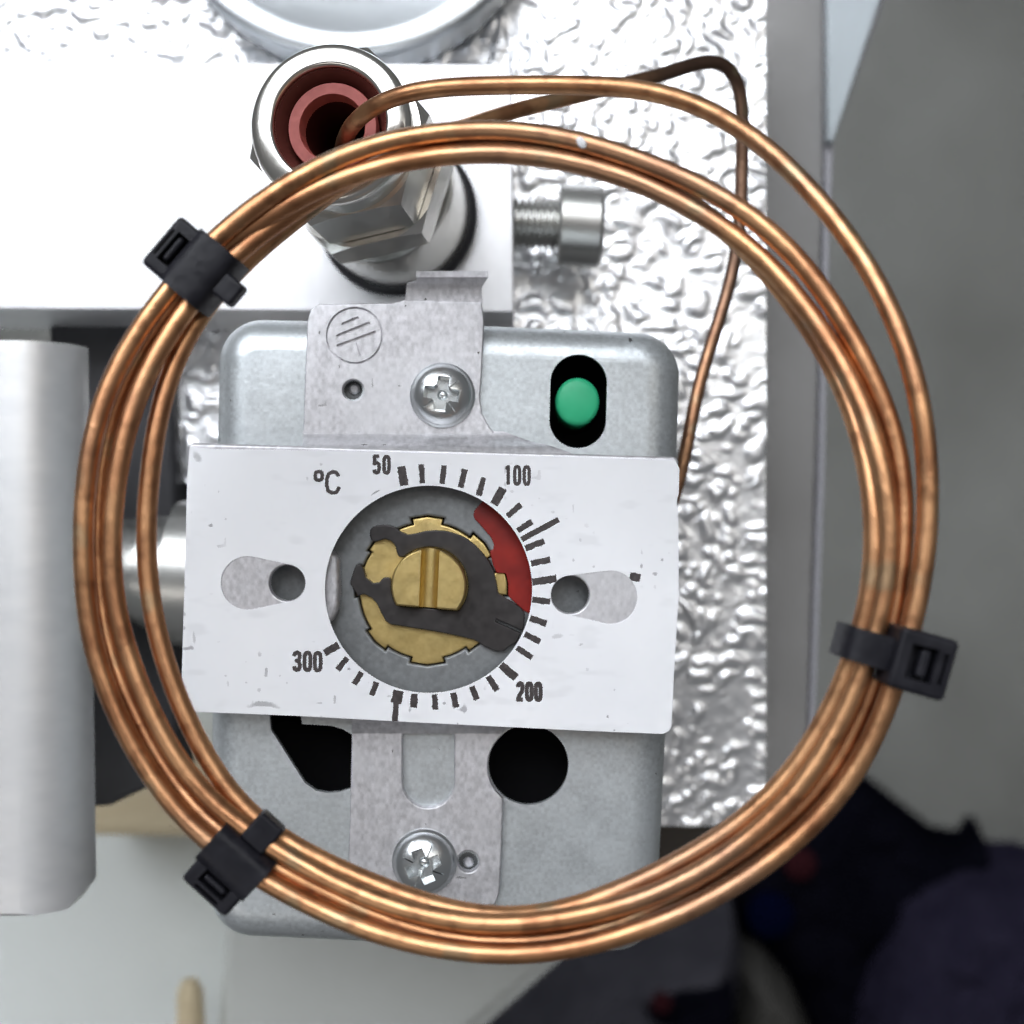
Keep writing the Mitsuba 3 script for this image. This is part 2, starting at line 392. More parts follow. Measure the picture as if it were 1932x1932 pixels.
z2 = -0.078
put('frame_plate', slab(pl([(150, 540), (1300, 540), (1300, -600), (1566, -600), (1558, 300), (1542, 900), (1524, 1512), (1240, 1512), (1240, 1750), (430, 1750), (430, 1250), (150, 1250)], z2), z2 - 0.012, z2, 0.001), 'frame_grey', 40,
    'dull grey flat frame plate showing right of the embossed panel', 'plate')
put('edge_highlight', slab(pl([(1558, -300), (1790, -300), (1668, 0), (1574, 262), (1566, 420), (1556, 900), (1536, 1420), (1524, 1420), (1543, 900), (1556, 300)], z2 + 0.001), z2 - 0.004, z2 + 0.0012, 0.0008), 'highlight_tone', 40,
    'thin pale strip added as the highlight along the right edge of the grey frame plate', 'highlight')
put('pale_sheet', slab(pl([(1562, -300), (1780, -300), (1661, 0), (1572, 268), (1562, 262)], z2 + 0.0035), z2 + 0.0014, z2 + 0.0035, 0.0006), 'pale_plastic', 40,
    'pale blue grey wedge of sheet at the top edge beside the frame plate', 'sheet')
z3 = -0.11
put('lower_plate', slab(pl([(1180, 1450), (1560, 1450), (1500, 1560), (1430, 1660), (1330, 1712), (1200, 1750), (1060, 1775), (1060, 1450)], z3), z3 - 0.006, z3, 0.001), 'brown_metal', 40,
    'dark brownish grey plate in the gap under the embossed panel', 'plate')
for (a, b) in ((1471, 302), (1488, 530)):
    c = U(a, b, z2)
    rv = revolve([(0.0012, -0.0003), (0.0012, 0.0002), (0.0007, 0.0006), (0, 0.0007)], 24)
    rv.apply_translation(c)
    put('frame_plate__rivet', rv, 'bolt_steel', 40)

# ------------------------------------------------------------------ things on the floor, out of focus, lower right


def heap(name, pts, z0, h, amp, soft, m, label, category, seed, zfloor=None):
    P = pl(pts, z0 - 0.35 * h)
    bx = P.bounds
    pad = 0.02
    n = 150
    gx, gy = np.linspace(bx[0] - pad, bx[2] + pad, n), np.linspace(bx[1] - pad, bx[3] + pad, n)
    X, Y = np.meshgrid(gx, gy)
    from shapely import contains_xy
    inside = contains_xy(P, X, Y)
    step = (gx[1] - gx[0] + gy[1] - gy[0]) / 2
    d = (distance_transform_edt(inside) - distance_transform_edt(~inside)) * step
    prof = np.clip(d / soft, 0, 1)
    prof = np.sqrt(np.maximum(1 - (1 - prof) ** 2, 0))
    fold = meshkit.fbm(np.stack([X * 30, Y * 30, 0 * X], -1), 4, seed) - 0.5
    Z = z0 - h + prof * (h + amp * 2 * fold)
    ok = d > -2.2 * step
    Z = np.where(d > 0, Z, z0 - h)
    idx = np.arange(X.size).reshape(X.shape)
    q = np.stack([idx[:-1, :-1], idx[:-1, 1:], idx[1:, 1:], idx[1:, :-1]], -1).reshape(-1, 4)
    q = q[ok.ravel()[q].all(1)]
    mesh = trimesh.Trimesh(np.stack([X.ravel(), Y.ravel(), Z.ravel()], 1), np.vstack([q[:, [0, 1, 2]], q[:, [0, 2, 3]]]), process=False)
    mesh.remove_unreferenced_vertices()
    put(name, mesh, m, True, label, category)


heap('black_cloth_bundle', [(1330, 1640), (1440, 1560), (1600, 1465), (1650, 1480), (1790, 1590), (1846, 1600), (1866, 1566), (1886, 1610), (1890, 1680), (1960, 1760), (1960, 2050), (1560, 2050), (1490, 1880), (1400, 1780)], -0.69, 0.058, 0.012, 0.03,
     'black_cloth', 'blurred black cloth bundle on the floor at the lower right', 'cloth', 3)
heap('navy_cloth_bundle', [(1650, 1790), (1700, 1700), (1790, 1655), (1990, 1645), (2150, 1700), (2150, 2150), (1600, 2150), (1610, 1900)], -0.64, 0.108, 0.016, 0.04,
     'navy_cloth', 'blurred dark navy cloth at the bottom right corner', 'cloth', 9)
heap('grey_cloth_strip', [(1378, 1800), (1440, 1785), (1500, 1860), (1560, 2000), (1560, 2100), (1370, 2100)], -0.66, 0.088, 0.008, 0.02,
     'grey_cloth', 'blurred dark grey strip left of the black cloth bundle', 'cloth', 5)
heap('dark_cloth_fold', [(1080, 1780), (1250, 1740), (1400, 1710), (1420, 1800), (1390, 2100), (880, 2100), (900, 1980), (1000, 1890)], -0.60, 0.148, 0.012, 0.03,
     'slate_cloth', 'blurred dark blue grey cloth below the bottom of the coil', 'cloth', 6)
heap('black_cloth_patch', [(1180, 1850), (1260, 1815), (1380, 1800), (1385, 1960), (1330, 2000), (1290, 1905), (1200, 1885)], -0.575, 0.173, 0.004, 0.012,
     'black_cloth', 'small black patch of cloth under the bottom of the coil', 'cloth', 12)
for nm, (a, b), r, z, m, lb in (('red_knob', (1511, 1632), 30, -0.675, 'red_plastic', 'blurred dull red knob lying on the black cloth bundle'),
                                ('blue_knob', (1455, 1730), 44, -0.672, 'blue_plastic', 'blurred dark blue knob lying on the black cloth bundle'),
                                ('red_knob', (1249, 1893), 20, -0.565, 'red_plastic', 'small blurred red knob near the bottom edge under the coil')):
    R = r * S * (D - z) / D
    s = revolve([(0, -0.9 * R), (0.7 * R, -0.88 * R), (0.74 * R, -0.6 * R), (R, -0.45 * R), (1.0 * R, -0.1 * R), (0.8 * R, 0.1 * R), (0.3 * R, 0.22 * R), (0, 0.24 * R)], 40)
    s.apply_translation(U(a, b, z))
    put(nm, s, m, 40, lb, 'knob')

# ------------------------------------------------------------------ left: machined aluminium body, shaft, dark gap
zc = -0.016
rc = 0.0068
xr = UX([(171, 0)], zc - rc - 0.0006)[0][0]
ya, yb_ = UX([(0, 640)], zc)[0][1], UX([(0, 1728)], zc)[0][1]
sec = [(-0.12, zc - rc - 0.0006)] + [(-0.12, zc)] + [(xr - rc + rc * math.sin(a), zc - rc + rc * math.cos(a)) for a in np.linspace(0, math.pi / 2, 22)] + [(xr, zc - rc - 0.0006)]
colm = m3.CrossSection([np.array(sec)], m3.FillRule.NonZero).extrude(ya - yb_).rotate((90, 0, 0)).translate((0, ya, 0))
colm = colm.translate((-xr, 0, 0)).rotate((0, 0, 0.9)).translate((xr, 0, 0))
k1, k2 = UX([(185, 1650)], zc - rc)[0], UX([(122, 1735)], zc - rc)[0]
nn = np.array([k2[1] - k1[1], k1[0] - k2[0]])
nn = nn / np.linalg.norm(nn)
nn = nn if nn[0] > 0 else -nn
colm = colm.trim_by_plane((-nn[0], -nn[1], 0), -float(nn @ k1))
colm = colm.trim_by_plane((0, 0.75, -0.66), 0.75 * (yb_ + 0.0006) - 0.66 * zc - 0.0003)
put('aluminium_body', tri(colm), 'brushed_aluminium', 35, 'large pale machined aluminium body at the left edge', 'machine part')
zs = -0.036
sp0, sp1 = U(150, 1072, zs), U(520, 1090, zs)
L = np.linalg.norm(sp1 - sp0)
shaft = revolve([(0, 0), (0.0066, 0), (0.0066, L * 0.34), (0.0071, L * 0.345), (0.0071, L * 0.5), (0.0092, L * 0.505), (0.0092, L), (0, L)], 64)
put('steel_shaft', align(shaft, sp0, sp1), 'bolt_steel', 35, 'polished horizontal shaft between the aluminium body and the thermostat', 'shaft')
zg = -0.046
put('shaded_wall_plate', slab(pl([(90, 600), (318, 596), (330, 900), (330, 1462), (205, 1522), (120, 1530)], zg), zg - 0.01, zg, 0.001), 'wall_shade', 40,
    'added dark plate standing for the shaded side wall of the aluminium body', 'bracket')

# ------------------------------------------------------------------ pale block with bolt, washer disc
zk = -0.032
blk = rnd(pl([(-900, 112), (966, 120), (970, 590), (-900, 577)], zk), 0.0004)
put('pale_block', slab(blk, zf + 0.0012, zk, 0.0006), 'pale_block', 40, 'bright pale machined block that carries the cable gland', 'machine part')
zo = -0.0395
b0, b1 = U(955, 421, zo), U(1136, 428, zo)
LB = np.linalg.norm(b1 - b0)
lh = LB * 0.455
th = [(0, 0)]
npit = 8
for k in range(npit):
    za = (LB - lh) * 0.95 * k / npit
    zb_ = (LB - lh) * 0.95 / npit
    th += [(0.0027, za + 0.1 * zb_), (0.0033, za + 0.42 * zb_), (0.0033, za + 0.58 * zb_), (0.0027, za + 0.9 * zb_)]
th += [(0.0026, LB - lh)]
put('socket_bolt__threaded_shank', align(revolve(th, 48), b0, b1), 'bolt_steel', 25)
hd = revolve([(0.0026, LB - lh - 0.0001), (0.0049, LB - lh), (0.0052, LB - lh + 0.0003), (0.0052, LB - 0.0005), (0.0048, LB), (0.0025, LB), (0.0025, LB - 0.003), (0, LB - 0.003)], 64)
put('socket_bolt__head', align(hd, b0, b1), 'bolt_steel', 30)
tag('socket_bolt', 'small steel socket head bolt sticking sideways out of the pale block', 'bolt')
zd = -0.040
kd = S * (D - zd) / D
wash = revolve([(372 * kd, -0.0085), (383 * kd, -0.0012), (380 * kd, -0.0004), (372 * kd, 0), (350 * kd, 0.0001), (330 * kd, -0.0004), (270 * kd, -0.0022), (215 * kd, -0.0032), (150 * kd, -0.0034), (150 * kd, -0.0085)], 128)
wash.apply_translation(U(658, -275, zd))
put('dished_washer', wash, 'washer_zinc', 40, 'large dished silver washer cut off by the top edge', 'washer')
bt = revolve([(148 * kd, -0.0085), (148 * kd, 0.0006), (140 * kd, 0.0014), (118 * kd, 0.0016), (0, 0.0016)], 6)
put('dished_washer__bolt_head', bt.apply_transform(trimesh.transformations.translation_matrix(U(615, -190, zd))) or bt, 'bolt_steel', 20)

# ------------------------------------------------------------------ cable gland
P0, P1 = U(752, 410, zk), U(620, 231, 0.005)
GL = np.linalg.norm(P1 - P0)
mm = 0.001


def arc(cx, cz, r, a0, a1, n):
    return [(cx + r * math.cos(a), cz + r * math.sin(a)) for a in np.radians(np.linspace(a0, a1, n))]


cap = [(5.35 * mm, GL - 9 * mm), (5.35 * mm, GL - 1.0 * mm)] + arc(5.75 * mm, GL - 0.4 * mm, 0.4 * mm, 180, 95, 6) + [(6.0 * mm, GL), (6.5 * mm, GL - 0.04 * mm), (6.9 * mm, GL - 0.16 * mm)] + arc(6.75 * mm, GL - 1.1 * mm, 0.95 * mm, 72, 0, 8) + [(7.72 * mm, GL - 3.4 * mm), (7.8 * mm, GL - 4.2 * mm)]
cap = revolve(cap[::-1], 96)


def hexnut(z0, z1, af, rb=0.6 * mm):
    hx = Polygon([(2 * af / math.sqrt(3) / 2 * math.cos(a), 2 * af / math.sqrt(3) / 2 * math.sin(a)) for a in np.radians(np.arange(6) * 60 + 12)])
    h = prism(hx, z0, z1)
    rc = af / math.sqrt(3)
    cone = man(revolve([(0, z0 - 1e-4), (rc * 0.93, z0), (rc * 1.01, z0 + 0.6 * mm), (rc * 1.01, z1 - 0.9 * mm), (rc * 0.90, z1), (0, z1 + 1e-6)], 72))
    return tri(h ^ cone)


put('cable_gland__cap', align(cap, P0, P1), 'nickel', 40)
nut = tri(man(hexnut(GL - 13 * mm, GL - 3.6 * mm, 15.7 * mm)) - m3.Manifold.cylinder(0.02, 5.35 * mm, 5.35 * mm, 64).translate((0, 0, GL - 13.2 * mm)))
put('cable_gland__hex_nut', align(nut, P0, P1), 'nickel', 25)
put('cable_gland__hex_nut', align(hexnut(GL - 19.5 * mm, GL - 13.3 * mm, 17.0 * mm), P0, P1), 'nickel', 25)
bod = revolve([(9.0 * mm, 0.1 * mm), (9.0 * mm, GL - 21.5 * mm), (8.8 * mm, GL - 20.2 * mm), (8.2 * mm, GL - 19.2 * mm), (0, GL - 19.2 * mm)], 96)
put('cable_gland__body', align(bod, P0, P1), 'nickel', 30)
oring = revolve([(8.75 * mm + 1.15 * mm * math.cos(a), 1.0 * mm + 1.15 * mm * math.sin(a)) for a in np.linspace(0, 2 * math.pi, 21)], 96)
put('cable_gland__seal_ring', align(oring, P0, P1), 'rubber', True, 'black rubber ring at the foot of the gland')
slv = revolve(([(5.34 * mm, GL - 0.7 * mm), (5.2 * mm, GL - 0.9 * mm), (4.6 * mm, GL - 2.4 * mm), (4.3 * mm, GL - 3.0 * mm), (3.5 * mm, GL - 3.2 * mm)])[::-1], 72)
put('cable_gland__seal_sleeve', align(slv, P0, P1), 'silicone_shaded', 35, 'red brown sleeve round the gland seal, its shadow put into the colour')
ins = revolve(([(4.3 * mm, GL - 3.2 * mm), (4.28 * mm, GL - 1.6 * mm), (4.2 * mm, GL - 1.45 * mm), (3.2 * mm, GL - 1.45 * mm), (3.1 * mm, GL - 1.6 * mm), (3.0 * mm, GL - 3.2 * mm)])[::-1], 72)
bor = revolve(([(3.0 * mm, GL - 3.2 * mm), (2.9 * mm, GL - 6 * mm), (2.8 * mm, GL - 12.4 * mm), (0, GL - 12.4 * mm)])[::-1], 72)
put('cable_gland__seal_bore', align(bor, P0, P1), 'silicone_bore_shade', 35)
put('cable_gland__cable_seal', align(ins, P0, P1), 'silicone', 35, 'brick red silicone seal inside the gland')
tag('cable_gland', 'shiny nickel plated cable gland with a red seal standing on the pale block', 'cable gland')

# ------------------------------------------------------------------ thermostat
ztop = -0.0042                      # top of the housing cover
cen = (808.5, 1112.0)
outline = rnd(pl([(412, 598), (860, 609), (1287, 628), (1270, 1150), (1238, 1802), (800, 1787), (392, 1768), (398, 1150)], ztop - 0.002), 0.0045)
slotA = stadium(1091, 722, 1091, 792, 53.5, ztop)
slotA = affinity.rotate(slotA, -1.5)
hole_r = circ(997, 1443, 75.5, ztop)
hole_l = pl([(509, 1300), (509, 1357), (511, 1377), (528, 1403), (555, 1446), (575, 1477), (596, 1492), (619, 1496), (642, 1494), (675, 1483), (720, 1450), (720, 1420), (700, 1400), (662, 1385), (647, 1376), (626, 1369.5), (570, 1366), (560, 1300)], ztop).buffer(0.00008).buffer(-0.00008)
dial_cut = circ(*cen, 215, ztop)
cover = man(slab(outline, ztop - 0.0235, ztop, 0.0036, n=14)) - man(slab(outline.buffer(-0.0007), ztop - 0.03, ztop - 0.0007, 0.0029, n=8))
for hp in (slotA, hole_r, hole_l, dial_cut, circ(666, 736, 18, ztop), circ(883.4, 1626, 18, ztop)):
    cover = cover - prism(hp, ztop - 0.003, ztop + 0.001)
assert cover.num_tri() > 1000
cover = tri(cover)
put('thermostat__housing_cover', cover, 'galvanised', 40, 'rounded galvanised steel cover with cut-outs')
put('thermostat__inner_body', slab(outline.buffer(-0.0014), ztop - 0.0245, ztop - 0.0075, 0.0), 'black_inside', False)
# reset button
bt_ = revolve([(2.26 * mm, ztop - 7.6 * mm), (2.26 * mm, ztop - 1.5 * mm), (2.2 * mm, ztop - 1.4 * mm), (2.08 * mm, ztop - 1.22 * mm), (1.85 * mm, ztop - 1.1 * mm), (1.3 * mm, ztop - 1.0 * mm), (0.7 * mm, ztop - 0.95 * mm), (0, ztop - 0.94 * mm)], 64)
bt_.apply_scale([1, 1.09, 1])
c = U(1089.5, 758, ztop - 0.0013)
bt_.apply_translation([c[0], c[1], 0])
put('thermostat__reset_button', bt_, 'green_plastic', 35, 'round green reset button in a dark slot')

# bracket: upper tab and lower leg lie on the cover, the plate with the label stands above them
zt = ztop + 0.0010
tab = pl([(571.5, 836), (575, 720), (580, 604), (586, 585), (600, 574), (738, 572), (763, 566), (909, 570), (913, 609), (909, 690), (905, 751), (909, 780), (925, 808), (950, 836)], zt)
tab = tab.buffer(0.0002).buffer(-0.0004).buffer(0.0002)
ph = circ(666, 736, 20, zt)
tabm = man(slab(tab.difference(ph), ztop + 0.00005, zt, 0.00013, 0.00013, 3))
assert tabm.num_tri() > 50, tabm.status()
gro = [Point(*U(669, 633, zt)[:2]).buffer(55.5 * S).difference(Point(*U(669, 633, zt)[:2]).buffer(51.5 * S))]
for (a, b, c, d) in ((647, 611, 674, 600), (637.6, 633, 695, 610), (638, 652, 707, 627), (672, 640, 681.5, 670)):
    gro.append(LineString([U(a, b, zt)[:2], U(c, d, zt)[:2]]).buffer(3.1 * S))
for gpoly in gro:
    tabm = tabm - prism(gpoly, zt - 0.0004, zt + 0.0005)
tabm = tri(tabm)


def bend(profile, u_of, thick):
    """a bent sheet: profile of (v, z) of the upper face; u_of(k) gives the left and right photo units"""
    up, lo = [], []
    for k, (v, z) in enumerate(profile):
        a, b = u_of(k)
        up.append((U(a, v, z), U(b, v, z)))
    pts = np.array(up)
    t = np.gradient(pts.mean(1), axis=0)
    t /= np.linalg.norm(t, axis=1, keepdims=True)
    nrm = np.cross(t, [1, 0, 0])
    nrm *= np.sign(nrm[:, 2:3] + 1e-9)
    low = pts - nrm[:, None] * thick
    n = len(pts)
    v = np.concatenate([pts[:, 0], pts[:, 1], low[:, 0], low[:, 1]])
    f = []
    for k in range(n - 1):
        a, b, c, d = k, n + k, 2 * n + k, 3 * n + k
        f += [(a, b, b + 1), (a, b + 1, a + 1), (c, c + 1, d + 1), (c, d + 1, d), (a, a + 1, c + 1), (a, c + 1, c), (b, d, d + 1), (b, d + 1, b + 1)]
    a, b, c, d = 0, n, 2 * n, 3 * n
    f += [(a, c, d), (a, d, b)]
    a, b, c, d = n - 1, 2 * n - 1, 3 * n - 1, 4 * n - 1
    f += [(a, b, d), (a, d, c)]
    m_ = trimesh.Trimesh(v, f, process=False)
    trimesh.repair.fix_normals(m_)
    return m_


lipv = np.linspace(0, 1, 14)
lip = bend([(571 - 48 * s, zt - 0.0002 + 0.0002 * s + 0.0012 * s ** 3) for s in lipv],
           lambda k: (763 + (22 if lipv[k] > 0.75 else 6) * (lipv[k] if lipv[k] <= 0.75 else 1.0), 909 + 12 * max(0, lipv[k] - 0.6) / 0.4), 0.0008)
zp = -0.00022                       # top of the raised plate
rise = bend([(814, zt - 0.0001), (822, zt + 0.0001), (830, zt + 0.0006), (836, zt + 0.0014), (841, zt + 0.0022), (848, zp - 0.0004), (856, zp - 0.00012)], lambda k: (571.5, 950 + 22 * k), 0.0008)
plate_poly = rnd(pl([(353, 835), (640, 843), (1281, 862), (1276, 1120), (1266, 1384), (800, 1362), (343, 1338), (348, 1100)], zp), 0.0006)
holeL, holeR = circ(541.5, 1100, 33.5, zp), circ(1076, 1122, 35.5, zp)
dial_hole = circ(*cen, 199, zp)
notch = pl([(600, 1052), (625, 1046), (640, 1060), (642, 1120), (636, 1160), (625, 1176), (600, 1170)], zp)
plate = slab(plate_poly.difference(unary_union([holeL, holeR, dial_hole])), zp - 0.0010, zp, 0.00035, 0.0002, 5)
# turned-in lip at the left of the dial opening
tg = np.linspace(0, 1, 10)
lipd = slab(affinity.rotate(pl([(604, 1040), (626, 1040), (638, 1054), (640, 1112), (637, 1150), (626, 1172), (608, 1176)], zp - 0.0009), 0), zp - 0.0026, zp - 0.0008, 0.0007, n=6)
leg = pl([(664, 1335), (663, 1400), (660, 1540), (655, 1663), (652, 1690), (662, 1704), (915, 1714), (934, 1706), (942, 1686), (946, 1600), (949, 1512), (949, 1335)], zt)
leg = leg.buffer(0.0001).buffer(-0.0001)
lslot = stadium(808, 1395, 808, 1475, 49, zt)
leg = leg.difference(unary_union([lslot, circ(883.4, 1626, 20, zt), circ(997, 1443, 76.5, ztop)]))
legm = slab(leg, ztop + 0.00005, zt, 0.00016, 0.0002, 4)
rise2 = bend([(1384, zt), (1374, zt + 0.0003), (1366, zt + 0.001), (1358, zp - 0.0012), (1350, zp - 0.0009)], lambda k: (664, 949), 0.0008)
put('thermostat__mounting_bracket', cat(tabm, lip, rise, plate, lipd, legm, rise2), 'bracket_steel', 30, 'bent grey steel mounting bracket stamped with an earth symbol')

# pins seen in the small holes, plate seen through the two mounting holes
for (a, b) in ((669, 734), (884, 1626)):
    r_ = revolve([(0.56 * mm, -0.4 * mm), (0.56 * mm, 0.25 * mm), (0.35 * mm, 0.4 * mm), (0, 0.4 * mm)], 24)
    r_.apply_translation(U(a, b, ztop - 0.0012))
    put('thermostat__rivet', r_, 'bracket_steel', 35)
    put('thermostat__backing_disc', slab(circ(a, b, 40, ztop), ztop - 0.0022, ztop - 0.0014), 'dial_steel', 30)

# screws with cross recess


def screw(a, b, rot, zbase):
    k = S * (D - zbase) / D
    R = 58 * k
    h = 0.0021
    pr = [(0, 0), (R * 1.06, 0), (R * 1.06, 0.00025), (R * 0.985, 0.0005)]
    pr += [(R * 0.985 * math.cos(t), 0.0005 + (h - 0.0005) * math.sin(t)) for t in np.radians([10, 20, 30, 40, 50, 60, 70, 80])] + [(0, h)]
    body = man(revolve(pr, 96))
    for q in range(2):
        w, l = 0.2 * R, 0.60 * R
        top = [m3.Manifold.cube((2 * l, 2 * w, 0.0002), True).translate((0, 0, h + 0.0003)), m3.Manifold.cube((1.6 * l, 1.7 * w, 0.0001), True).translate((0, 0, h - 0.0018))]
        body = body - m3.Manifold.batch_hull(top).rotate((0, 0, 90 * q))
        body = body - m3.Manifold.cube((1.42 * R, 0.035 * R, 0.0006), True).translate((0, 0, h - 0.00035)).rotate((0, 0, 45 + 90 * q))
    core = m3.Manifold.cylinder(0.0024, 0.30 * R, 0.36 * R, 24).translate((0, 0, h - 0.00185))
    body = body - core
    nub = m3.Manifold.sphere(0.17 * R, 20).scale((1, 1, 0.7)).translate((0, 0, h - 0.0018))
    m_ = tri((body + nub).rotate((0, 0, rot)))
    m_.apply_translation([*U(a, b, zbase)[:2], zbase])
    return m_


put('thermostat__screw', screw(835, 746, -8, zt), 'zinc', 28, 'zinc cross recess screw in the upper bracket tab')
put('thermostat__screw', screw(801, 1625, 22, zt), 'zinc', 28, 'zinc cross recess screw in the lower bracket leg')

# dial: grey disc, red sector, brass disc, black pointer, slotted spindle
z0d = -0.0030


def zpt(x, y):
    return (589.6 + x * 0.24257, 891.9 + y * 0.24257)


def tabdisc(c, r, tabs, z):
    ps = [circ(*c, r, z, 40)]
    for ang, half, rt in tabs:
        a0, a1 = math.radians(ang - half), math.radians(ang + half)
        p = [(c[0] + rr * math.cos(a), c[1] - rr * math.sin(a)) for rr, a in ((r * 0.8, a0), (rt, a0), (rt * 1.01, (a0 + a1) / 2), (rt, a1), (r * 0.8, a1))]
        ps.append(pl(p, z))
    return unary_union(ps)


TABS = [(90, 12, 139), (40, 11, 138), (6, 9, 150), (-90, 13, 138), (-136, 10, 136), (172, 12, 135), (-45, 10, 137), (135, 10, 135)]
bc = (806.5, 1115)
brass_poly = tabdisc(bc, 128, TABS, z0d)
bore = tabdisc(bc, 130, [(a, h + 1.2, r + 2.5) for a, h, r in TABS], z0d)
gdisc = slab(circ(*cen, 212, z0d, 48).difference(bore), z0d - 0.0016, z0d, 0.0, 0.00025, 4)
put('thermostat__dial_disc', gdisc, 'dial_steel', 30, 'dark grey round dial disc')
put('thermostat__brass_disc', slab(brass_poly, z0d - 0.0012, z0d - 0.00012, 0.0002, n=3), 'brass', 30, 'toothed brass disc')
ra = [math.radians(t) for t in np.linspace(-19, 56, 26)]
red = [(cen[0] + 211 * math.cos(a), cen[1] - 211 * math.sin(a)) for a in ra]
red += [zpt(x, y) for x, y in ((1310, 235), (1262, 290), (1250, 325), (1262, 360), (1300, 400), (1390, 505), (1412, 560), (1405, 595), (1380, 605), (1385, 640), (1405, 720), (1432, 780), (1505, 785), (1522, 860), (1522, 960), (1640, 1070), (1690, 1100))]
redp = pl(red, z0d + 0.0003)
redp = redp.buffer(0.00015).buffer(-0.0003).buffer(0.00015)
put('thermostat__red_sector', slab(redp, z0d + 0.00004, z0d + 0.00036, 0.00018, n=4), 'red_paint', 35, 'glossy red sector of the dial')
zpn = z0d + 0.0009
zsp = zpn + 0.0016
spc = circ(808.5, 1106, 71, zsp, 48)
spc = spc.difference(pl([zpt(500, 1016), (743, 1142.5), (860, 1152), zpt(1300, 1085), zpt(1300, 1400), zpt(500, 1400)], zsp))
pout = [(445, 485), (447, 445), (470, 420), (510, 407), (580, 402), (640, 420), (690, 460), (740, 480), (800, 472), (870, 453), (950, 445), (1040, 452), (1120, 475), (1200, 510), (1270, 565), (1330, 630), (1380, 700), (1412, 770), (1430, 850), (1445, 935),
        (1500, 975), (1560, 1010), (1620, 1050), (1652, 1095), (1645, 1200), (1612, 1270), (1590, 1322), (1530, 1352), (1490, 1386), (1430, 1392), (1340, 1352), (1260, 1302), (1150, 1276), (1040, 1252), (900, 1227), (800, 1212), (680, 1192), (605, 1180), (568, 1152),
        (532, 1085), (502, 1022), (462, 975), (400, 945), (372, 955), (350, 975), (340, 935), (315, 900), (290, 855), (300, 825), (318, 765), (338, 715), (372, 712), (398, 750), (415, 815), (470, 858), (520, 852), (550, 815), (600, 812), (640, 900),
        (900, 860), (760, 690), (700, 655), (672, 655), (655, 620), (645, 572), (612, 532), (560, 515), (520, 530), (478, 540), (455, 520)]
ptr = pl([zpt(x, y) for x, y in pout], zpn)
ptr = ptr.buffer(0.00022, 16).buffer(-0.00044, 16).buffer(0.00022, 16)
ptr = ptr.difference(spc.buffer(2.4 * S))
tick_gr = LineString(UX([zpt(1425, 1148), zpt(1650, 1250)], zpn)).buffer(2.6 * S, cap_style='flat')
put('thermostat__pointer', slab(ptr.difference(tick_gr), z0d + 0.00002, zpn, 0.0002, 0.0001, 5), 'black_steel', 35, 'black flat pointer clip round the spindle')
spm = m3.Manifold.batch_hull([prism(spc, z0d - 0.0012, zsp - 0.00022), prism(spc.buffer(-0.00008), zsp - 0.0003, zsp - 0.00008), prism(spc.buffer(-0.0002), zsp - 0.0003, zsp)])
ga, gb = UX([(813.5, 1000)], zsp)[0], UX([(805.5, 1190)], zsp)[0]
gl = np.linalg.norm(gb - ga)
gm = (m3.Manifold.cylinder(gl, 0.00095, 0.00095, 40).scale((1, 1.1, 1)) + m3.Manifold.cube((0.0018, 0.002, gl)).translate((-0.0009, 0, 0)))
gt = trimesh.transformations.rotation_matrix(math.pi / 2, [1, 0, 0])
gm = gm.rotate((90, 0, 0)).rotate((0, 0, math.degrees(math.atan2(gb[1] - ga[1], gb[0] - ga[0])) + 90)).translate((ga[0], ga[1], zsp - 0.0004))
spm = spm - gm
put('thermostat__spindle', tri(spm), 'brass', 25, 'slotted brass spindle with a flat side')
# backing seen through the two mounting holes
for (a, b) in ((541.5, 1100), (1076, 1122)):
    put('thermostat__backing_disc', slab(circ(a, b, 60, -0.004), ztop + 0.00004, ztop + 0.0003), 'dial_steel', 30)

# label with scale
zl = -0.00004
sl = pl([(358, 842), (400, 847), (640, 850), (930, 857), (1262, 867), (1275, 870), (1282, 884), (1281, 930), (1277, 945), (1280, 975), (1281, 1120), (1273, 1250), (1267, 1370), (1262, 1380), (1250, 1385), (1100, 1379), (800, 1364), (560, 1351), (368, 1343), (357, 1339), (347, 1312), (342, 1290), (348, 1100), (353, 900)], zl)
slotL = unary_union([circ(467, 1100, 50.5, zl), circ(541.5, 1100, 35, zl)]).convex_hull
slotR = unary_union([circ(1152, 1127, 50.5, zl), circ(1076, 1123, 37, zl)]).convex_hull
slp = sl.difference(unary_union([slotL, slotR, circ(*cen, 195.5, zl, 48)]))
put('thermostat__scale_label', slab(slp, zp + 0.00003, zl, 0.00004, 0.00003, 2), 'label_white', 30, 'white adhesive label with a black temperature scale from 50 to 300')
zi = zl + 0.000012
clipP = slp.buffer(-0.00002)


def ink(name, poly, label=None):
    p = poly.intersection(clipP)
    if p.is_empty:
        return
    p = MultiPolygon([x for x in getattr(p, 'geoms', [p]) if x.geom_type == 'Polygon'])
    put('thermostat__scale_label__' + name, slab(p, zl - 0.00001, zi), 'ink', False, label)


rng = np.random.default_rng(4)


def stroke(a, b, w, jag=0.5):
    a, b = np.array(a, float), np.array(b, float)
    d = (b - a) / np.linalg.norm(b - a)
    n = np.array([-d[1], d[0]])
    k = 9
    ts = np.linspace(0, np.linalg.norm(b - a), k)
    L = [a + d * t + n * (w / 2 + rng.normal(0, jag)) for t in ts]
    R = [a + d * t - n * (w / 2 + rng.normal(0, jag)) for t in ts]
    return pl([tuple(x) for x in L + R[::-1]], zi)


